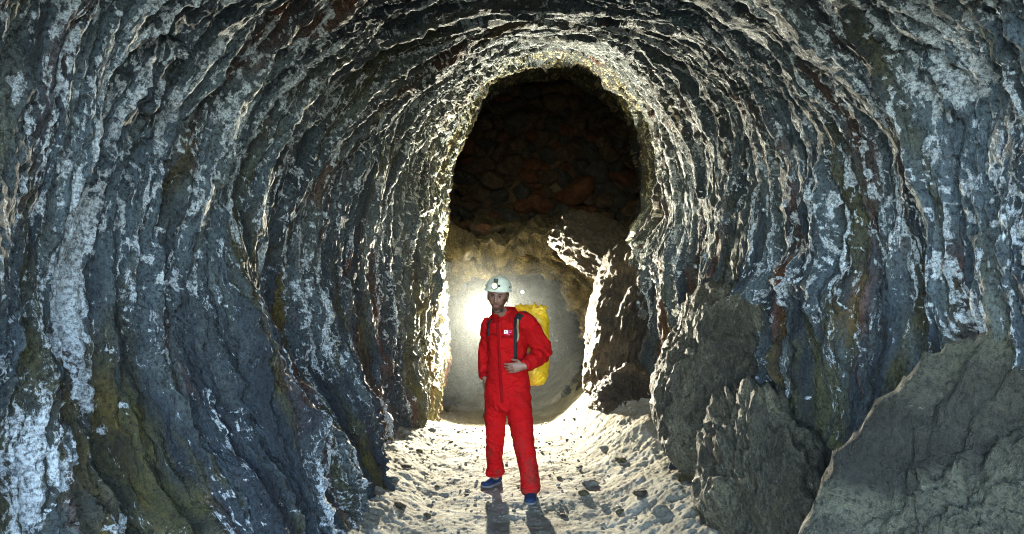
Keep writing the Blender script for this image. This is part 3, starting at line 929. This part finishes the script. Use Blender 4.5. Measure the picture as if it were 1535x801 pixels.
    def hand(w, dF, dP, th, curl, ln=1.):
        """w wrist, dF finger direction, dP the way the palm looks, th the thumb's side"""
        dF = dF.normalized(); dP = (dP - dF * dP.dot(dF)).normalized(); lat = dF.cross(dP).normalized()
        if lat.dot(th) < 0: lat = -lat
        k = w + dF * .085
        loft(bm, [w - dF * .03, w + dF * .005, w + dF * .03, w + dF * .06, k], [(.029, .022), (.029, .02), (.036, .018), (.041, .016), (.040, .012)], 18, lat)
        for i, (o, L) in enumerate(((.031, .072), (.0105, .080), (-.0105, .075), (-.031, .058))):
            p = k + lat * o - dF * .012; ang = curl * (.6 + .2 * i); d0 = (dF + lat * (o * 1.6)).normalized(); pts = [p]
            for q, fr in enumerate((.17 + .45, .3, .25)):
                ca, sa = math.cos(ang), math.sin(ang)
                p = p + (d0 * ca + dP * sa) * L * fr * ln; pts.append(p); ang += curl
            loft(bm, pts, [.0098, .0092, .0085, .007], 12)
        b = w + dF * .022 + lat * .026
        d1 = (dF * .62 + lat * .7 + dP * .35).normalized(); d2 = (dF * .9 + lat * .25 + dP * .5).normalized()
        loft(bm, [b - d1 * .01, b + d1 * .032, b + d1 * .032 + d2 * .03, b + d1 * .032 + d2 * .052], [.014, .0115, .0105, .008], 12)
    hand(wrR + Vector((-.005, 0, 0)), Vector((-1, -.06, -.16)), Vector((-.25, 1, 0)), Vector((0, 0, 1)), R(24))
    hand(wrL + Vector((0, 0, -.005)), Vector((.05, -.08, -1)), Vector((1, .25, 0)), Vector((0, -1, 0)), R(17))
    V, N, F = remesh(bm, .0032, 2, .4)
    me = mesh_np('body', V, F, M['skin'])
    Lc = (V - np.array(hc)) @ np.array(yaw)                     # back to head axes
    x, y, z = Lc.T
    isf = sstep(.01, -.02, y) * (z > -.14)
    beard = isf * np.clip(sstep(-.045, -.065, z) * (1 - np.exp(-(x / .03) ** 2 - ((z + .072) / .010) ** 2)) + sstep(.045, .058, np.abs(x)) * sstep(.0, -.02, z), 0, 1)
    beard = np.maximum(beard, isf * np.exp(-(x / .026) ** 4 - ((z + .056) / .007) ** 2)) * sstep(-.135, -.11, z)
    vattr(me, 'beard', beard * .95)
    vattr(me, 'lip', isf * np.exp(-(x / .022) ** 4 - ((z + .073) / .008) ** 2))
    body = link(bpy.data.objects.new('body', me), root)
    for sx in (-1, 1):
        b2 = bmesh.new(); ell(b2, hl(sx * .031, -.0735, .006), (.0118, .0118, .0095), 3, yaw)
        e = bm_obj('eye', b2, M['eye'], body)
        b2 = bmesh.new(); ell(b2, hl(sx * .031, -.0835, .006), (.0062, .0035, .0062), 3, yaw); bm_obj('iris', b2, M['iris'], e)
        b2 = bmesh.new()
        pts = [hl(sx * u, -.0905 + .16 * (u - .012) ** 1.2, .0225 + .006 * math.sin((u - .012) / .04 * 2.2)) for u in (.012, .022, .034, .044, .053)]
        loft(b2, pts, [.002, .0042, .0042, .0036, .0016], 10); bm_obj('eyebrow', b2, M['hair'], body)
        b2 = bmesh.new()                                         # upper lid: a dark lash line
        pts = [hl(sx * u, -.0845 + abs(u - .031) * .35, .0145 - abs(u - .031) * .35) for u in (.019, .025, .031, .037, .043)]
        loft(b2, pts, [.001, .0022, .0025, .0022, .001], 8); bm_obj('eyelid', b2, M['hair'], body)
        b2 = bmesh.new()                                         # sideburn
        loft(b2, [hl(sx * .0735, -.022, .04), hl(sx * .0755, -.018, .015), hl(sx * .0735, -.02, -.012)], [(.004, .014), (.0035, .012), (.002, .006)], 10, Vector((1, 0, 0)))
        bm_obj('sideburn', b2, M['hair'], body)
    b2 = bmesh.new()                                             # short hair at the nape, under the helmet
    ell(b2, hl(0, .022, .02), (.079, .083, .07), 4, yaw); hair = bm_obj('hair', b2, M['hair'], body)

    # ---- helmet
    face = hl
    hl = lambda a, b, c: face(a, b, c + .024)
    bm = bmesh.new()
    nu, nv = 44, 16; rings = []
    for j in range(nv + 1):
        f = j / nv; el_ = R(88) * (1 - f) 
        ring = []
        for i in range(nu):
            a = 2 * math.pi * i / nu
            rr_ = math.cos(el_) ** .92
            rx_, ry_ = .101, .121
            vx, vy = rx_ * rr_ * math.cos(a), ry_ * rr_ * math.sin(a) + .008
            vz = .040 + .098 * math.sin(el_) ** .95
            rib = .0035 * math.exp(-((math.cos(a) * rr_) / .16) ** 2) * (1 - f ** 4)
            ring.append(bm.verts.new(hl(vx, vy, vz + rib)))
        rings.append(ring)
    for (sc, dz) in ((1.04, -.006), (1.085, -.013), (1.08, -.017), (1.0, -.014), (.95, .0)):
        rings.append([bm.verts.new(hl(.101 * sc * math.cos(2 * math.pi * i / nu), .121 * sc * math.sin(2 * math.pi * i / nu) * (1.05 if math.sin(2 * math.pi * i / nu) < 0 else 1) + .008, .040 + dz)) for i in range(nu)])
    for a, b in zip(rings, rings[1:]):
        for i in range(nu): bm.faces.new((a[i], a[(i + 1) % nu], b[(i + 1) % nu], b[i]))
    bm.faces.new(rings[0])
    bmesh.ops.recalc_face_normals(bm, faces=bm.faces)
    hel = bm_obj('helmet', bm, M['helmet'], root)
    for sx in (-1, 1):
        for (yy, zz) in ((-.05, .062), (.03, .06)):
            bm = bmesh.new(); ell(bm, hl(sx * .096, yy * .9, zz), (.006, .006, .006), 2); bm_obj('rivet', bm, M['metal'], hel)
        bm = bmesh.new(); loft(bm, [hl(sx * .088, -.01, .03), face(sx * .084, -.002, -.02), face(sx * .07, -.012, -.07), face(sx * .035, -.045, -.118), face(0, -.055, -.124)], [(.002, .007)] * 5, 8)
        bm_obj('chin_strap', bm, M['black'], hel)
    hd = bm_obj('headlamp', (lambda b: (loft(b, [hl(-.006, -.108, .077), hl(-.006, -.128, .076), hl(-.006, -.145, .075), hl(-.006, -.150, .075)], [.02, .027, .0285, .0275], 24), b)[1])(bmesh.new()), M['plastic'], hel)
    bm = bmesh.new(); loft(bm, [hl(-.006, -.1495, .075), hl(-.006, -.154, .0748)], [.0275, .025], 24); bm_obj('bezel', bm, M['brass'], hd)
    bm = bmesh.new(); ell(bm, hl(-.006, -.1535, .0748), (.0175, .004, .0175), 3, yaw); bm_obj('lens', bm, M['lens_head'], hd)
    bm = bmesh.new(); box(bm, hl(-.004, -.112, .112), (.034, .018, .03), yaw, .004); bm_obj('bracket', bm, M['plastic'], hd)
    bm = bmesh.new(); box(bm, hl(-.004, -.124, .121), (.014, .01, .014), yaw, .003); bm_obj('switch', bm, M['metal'], hd)
    bm = bmesh.new(); box(bm, hl(.028, -.134, .075), (.016, .02, .016), yaw, .004); bm_obj('hinge', bm, M['plastic'], hd)
    ld = bpy.data.lights.new('headlamp_light', 'SPOT'); ld.energy = HEAD_W; ld.color = (1, .95, .82); ld.spot_size = R(100); ld.spot_blend = .6; ld.shadow_soft_size = .015
    lo = bpy.data.objects.new('headlamp_light', ld); lo.location = hl(-.006, -.165, .0745); lo.rotation_euler = (R(80), 0, R(180)); link(lo)

    hl = face
    # ---- shoes
    def shoe(heel, toe, tilt=0.):
        dF = (toe - heel); dF.z = 0; L = dF.length; dF.normalize(); lat = Vector((dF.y, -dF.x, 0))
        bm = bmesh.new()
        prof = [(0.0, .030, .05, .055), (.02, .036, .052, .052), (.08, .038, .056, .05), (.14, .042, .048, .04), (.20, .047, .038, .03), (.25, .042, .031, .023), (.28, .024, .026, .017)]
        loft(bm, [heel + dF * (u * L / .28) + Vector((0, 0, .018 + hz * .55)) for u, w_, hz, q in prof], [(w_, hz * .62) for u, w_, hz, q in prof], 20, lat)
        up = bm_obj('shoe', bm, M['blue'], root)
        bm = bmesh.new()
        for k in range(2): pass
        pr = [(-.008, .026), (.01, .036), (.08, .038), (.14, .043), (.20, .05), (.255, .043), (.29, .022)]
        rr_ = []
        for zz in (0., .012, .026):
            rr_.append([bm.verts.new(heel + dF * (u * L / .28) + lat * w_ * (1.02 - .1 * (zz == .026)) * s_ + Vector((0, 0, zz + (.012 if u > .25 else 0) * (zz < .02)))) for s_, seq in ((1, pr), (-1, pr[::-1])) for u, w_ in seq])
        for a, b in zip(rr_, rr_[1:]):
            for i in range(len(a)): bm.faces.new((a[i], a[(i + 1) % len(a)], b[(i + 1) % len(a)], b[i]))
        bm.faces.new(rr_[0][::-1]); bm.faces.new(rr_[-1])
        bm_obj('sole', bm, M['sole'], up)
        for k in range(4):
            c = heel + dF * ((.105 + .026 * k) * L / .28); zt = .018 + (.094 - .0135 * k) * .92 - .012 * k
            bm = bmesh.new(); loft(bm, [c + lat * .026 + Vector((0, 0, zt - .022)), c + lat * .012 + Vector((0, 0, zt - .004)), c - lat * .012 + Vector((0, 0, zt - .004)), c - lat * .026 + Vector((0, 0, zt - .022))], [.003] * 4, 8)
            bm_obj('lace', bm, M['lace'], up)
        return up
    zf = lambda x, y: float(floor_z(x, y)) + .004
    def gp(px, d): 
        x_ = (px - 767.5) / FPX * d; return Vector((x_, d, zf(x_, d)))
    shoe(gp(749, 5.58), gp(724, 5.44))
    shoe(gp(798, 5.22), gp(794, 4.95))
    return on, hl, root
ON, HL, PERSON = build_person()

# ------------------------------------------------------------------ yellow bag on the back, with its straps
def build_bag():
    root = empty('backpack', at(797, 575, 5.62))
    tag(root, 'crumpled yellow waterproof bag with black straps worn on the back', 'backpack')
    ax = Vector((1, -.15, 0)).normalized()
    bm = bmesh.new()
    ys = [576, 572, 560, 540, 520, 500, 485, 476, 470, 465, 461]
    cs = [797, 797, 796, 796, 796, 796, 796, 795, 794, 793, 793]
    ws = [.085, .12, .145, .15, .15, .152, .148, .14, .135, .12, .11]
    ds = [.06, .085, .10, .105, .105, .105, .10, .085, .06, .035, .03]
    p, r = smooth_path([at(c, y, 5.615) for c, y in zip(cs, ys)], list(zip(ws, ds)), 4)
    loft(bm, p, r, 40, ax)
    V, N, F = remesh(bm, .008, 4)
    top = sstep(at(0, 490, 5.6).z, at(0, 462, 5.6).z, V[:, 2])
    h = (.006 + .022 * top) * (1 - 2 * np.abs(pn3(V * np.array([15, 15, 11]), 901))) + .006 * fbm3(V * 14, 3, 911)
    V = V + N * h[:, None]; V[:, 2] += top * .03 * pn3(V * np.array([24, 10, 4]), 921)
    link(bpy.data.objects.new('bag', mesh_np('bag', V, F, M['yellow'])), root)
    # shoulder strap over the front of the chest (picture right) and the other one over the far shoulder
    def strap(rows, mat, name='strap', off=.006):
        bm = bmesh.new(); top = []
        for (x0, y0, x1, y1) in rows:
            row = []
            for k in range(5):
                f = k / 4; q, n = ON(x0 + (x1 - x0) * f, y0 + (y1 - y0) * f, off); row.append(q)
            top.append(row)
        for _ in range(2):
            top = [[top[i][k] if i in (0, len(top) - 1) else (top[i - 1][k] + top[i][k] * 2 + top[i + 1][k]) / 4 for k in range(5)] for i in range(len(top))]
        vs = [[bm.verts.new(q) for q in row] for row in top]
        for a, b in zip(vs, vs[1:]):
            for k in range(4): bm.faces.new((a[k], b[k], b[k + 1], a[k + 1]))
        o = bm_obj(name, bm, mat, root)
        s = o.modifiers.new('t', 'SOLIDIFY'); s.thickness = .006; s.offset = 0
        return o
    def lerp_rows(keys, n):
        out = []
        for a, b in zip(keys, keys[1:]):
            for i in range(n): out.append(tuple(a[k] + (b[k] - a[k]) * i / n for k in range(4)))
        return out + [keys[-1]]
    strap(lerp_rows([(776, 470.5, 785, 473.5), (772, 477, 780.5, 480), (770, 490, 777.5, 491), (769.5, 510, 775.5, 510), (770, 530, 774.5, 530), (771, 543, 775, 543)], 6), M['black'])
    strap(lerp_rows([(776.5, 478, 779, 479.5), (776, 490, 778.5, 490), (775, 505, 777.5, 505), (774, 512, 776, 512)], 5), M['tan'], 'webbing', .012)
    strap(lerp_rows([(734, 480, 738, 478), (731.5, 486, 735.5, 485), (731, 494, 734, 494), (731.5, 504, 733.5, 504)], 5), M['black'])
    # the straps run over the shoulders to the bag
    for pts in ([at(780.5, 472, 5.31), at(785, 467.5, 5.4), at(789, 470, 5.5), at(791, 478, 5.56)], [at(736, 479.5, 5.41), at(741, 474, 5.49), at(752, 474, 5.58), at(768, 480, 5.6)]):
        bm = bmesh.new(); p, r = smooth_path(pts, [(.024, .004)] * 4, 4); loft(bm, p, r, 10, Vector((1, 0, 0))); bm_obj('strap', bm, M['black'], root)
    bm = bmesh.new(); p, r = smooth_path([at(782, 561, 5.5), at(786, 540, 5.52), at(797, 523, 5.5), at(800, 512, 5.54)], [(.008, .003)] * 4, 4); loft(bm, p, r, 8, Vector((1, 0, 0))); bm_obj('webbing', bm, M['tan'], root)
build_bag()

# ================================================================== LAMPS
def work_lamp(loc, size, power, lensmat, label, zf, tint=(1, .92, .7)):
    """a small floodlight on a tripod, its face turned up the tunnel"""
    root = empty('work_lamp', (loc.x, loc.y, zf)); tag(root, label, 'lamp')
    s = size
    bm = bmesh.new(); box(bm, loc + Vector((0, .04 * s, 0)), (.16 * s, .06 * s, .12 * s), None, .008 * s); hd = bm_obj('housing', bm, M['plastic'], root, False)
    bm = bmesh.new(); loft(bm, [loc + Vector((0, .014 * s, 0)), loc + Vector((0, .002 * s, 0)), loc + Vector((0, -.004 * s, 0))], [.05 * s, .05 * s, .035 * s], 24); bm_obj('lens', bm, lensmat, hd)
    bm = bmesh.new(); loft(bm, [Vector((loc.x, loc.y + .04 * s, zf + .25)), loc + Vector((0, .04 * s, -.05 * s))], [.011 * s, .009 * s], 10); bm_obj('pole', bm, M['metal'], root)
    for a in (40, 160, 280):
        bm = bmesh.new(); loft(bm, [Vector((loc.x, loc.y + .04 * s, zf + .3)), Vector((loc.x + .07 * math.cos(R(a)), loc.y + .04 + .12 * math.sin(R(a)), zf))], [.009, .008], 8); bm_obj('leg', bm, M['metal'], root)
    ld = bpy.data.lights.new('work_lamp_light', 'SPOT'); ld.energy = power; ld.color = tint; ld.shadow_soft_size = .045 * s
    ld.spot_size = R(172); ld.spot_blend = .25
    lo = bpy.data.objects.new('work_lamp_light', ld); lo.location = loc + Vector((0, -.03 * s, .0)); lo.rotation_euler = (R(90), 0, R(180)); link(lo)
LP = at(730, 469, 9.48)
work_lamp(LP, 1.0, LAMP_W, M['lens'], 'bright white floodlight on a tripod behind the person in red', float(floor_z(LP.x, LP.y)))
LP2 = at(783, 438, 11.2)
work_lamp(LP2, .45, LAMP2_W, M['lens_small'], 'small distant lamp shining inside the low passage', -.5, (.5, .7, 1))

# ------------------------------------------------------------------ unseen box added round the tunnel against light leaks, open at the near end
def leak_shell():
    bm = bmesh.new()
    x0, x1, y0, y1, z0, z1 = -7, 7, .3, 15, -1.6, 8
    v = [bm.verts.new(p) for p in ((x0, y0, z0), (x1, y0, z0), (x1, y1, z0), (x0, y1, z0), (x0, y0, z1), (x1, y0, z1), (x1, y1, z1), (x0, y1, z1))]
    for f in ((0, 3, 2, 1), (4, 5, 6, 7), (1, 2, 6, 5), (2, 3, 7, 6), (3, 0, 4, 7)): bm.faces.new([v[i] for i in f])
    # front of the box round the added opening
    T = np.linspace(0, 1, 60); xs, zs = profile(T, np.full(60, .3))
    inn = [bm.verts.new((x, y0, z)) for x, z in zip(xs * .97, zs)]
    out = []
    for x, z in zip(xs, zs):
        dx, dz = x, z - 1.2; m = min(7 / max(abs(dx), 1e-6), (6.8 if dz > 0 else 2.8) / max(abs(dz), 1e-6)); out.append(bm.verts.new((dx * m, y0, 1.2 + dz * m)))
    for i in range(59): bm.faces.new((inn[i], inn[i + 1], out[i + 1], out[i]))
    o = bm_obj('leak_blocker', bm, M['grey'], None, False); tag(o, kind='structure')
leak_shell()

# ------------------------------------------------------------------ dust hanging in the low passage round the lamp
def dust_cloud():
    bm = bmesh.new(); vs = ell(bm, (-.15, 10.3, .75), (1.5, 2.3, 1.35), 5)
    V = np.array([v.co[:] for v in bm.verts]); w = .12 * fbm3(V * 1.3, 3, 951)
    for v, q in zip(bm.verts, w): v.co += (v.co - Vector((-.15, 10.3, .75))) * float(q)
    k = bpy.data.materials.new('dusty_air'); k.use_nodes = True; t = k.node_tree
    t.nodes.remove(t.nodes['Principled BSDF'])
    v = t.nodes.new('ShaderNodeVolumePrincipled'); v.inputs['Color'].default_value = (.84, .9, .9, 1); v.inputs['Density'].default_value = DUST; v.inputs['Anisotropy'].default_value = .3
    t.links.new(v.outputs[0], t.nodes['Material Output'].inputs['Volume'])
    o = bm_obj('dust_cloud', bm, k, None); tag(o, 'pale dust hanging in the low passage around the floodlight', 'dust', kind='stuff')
dust_cloud()
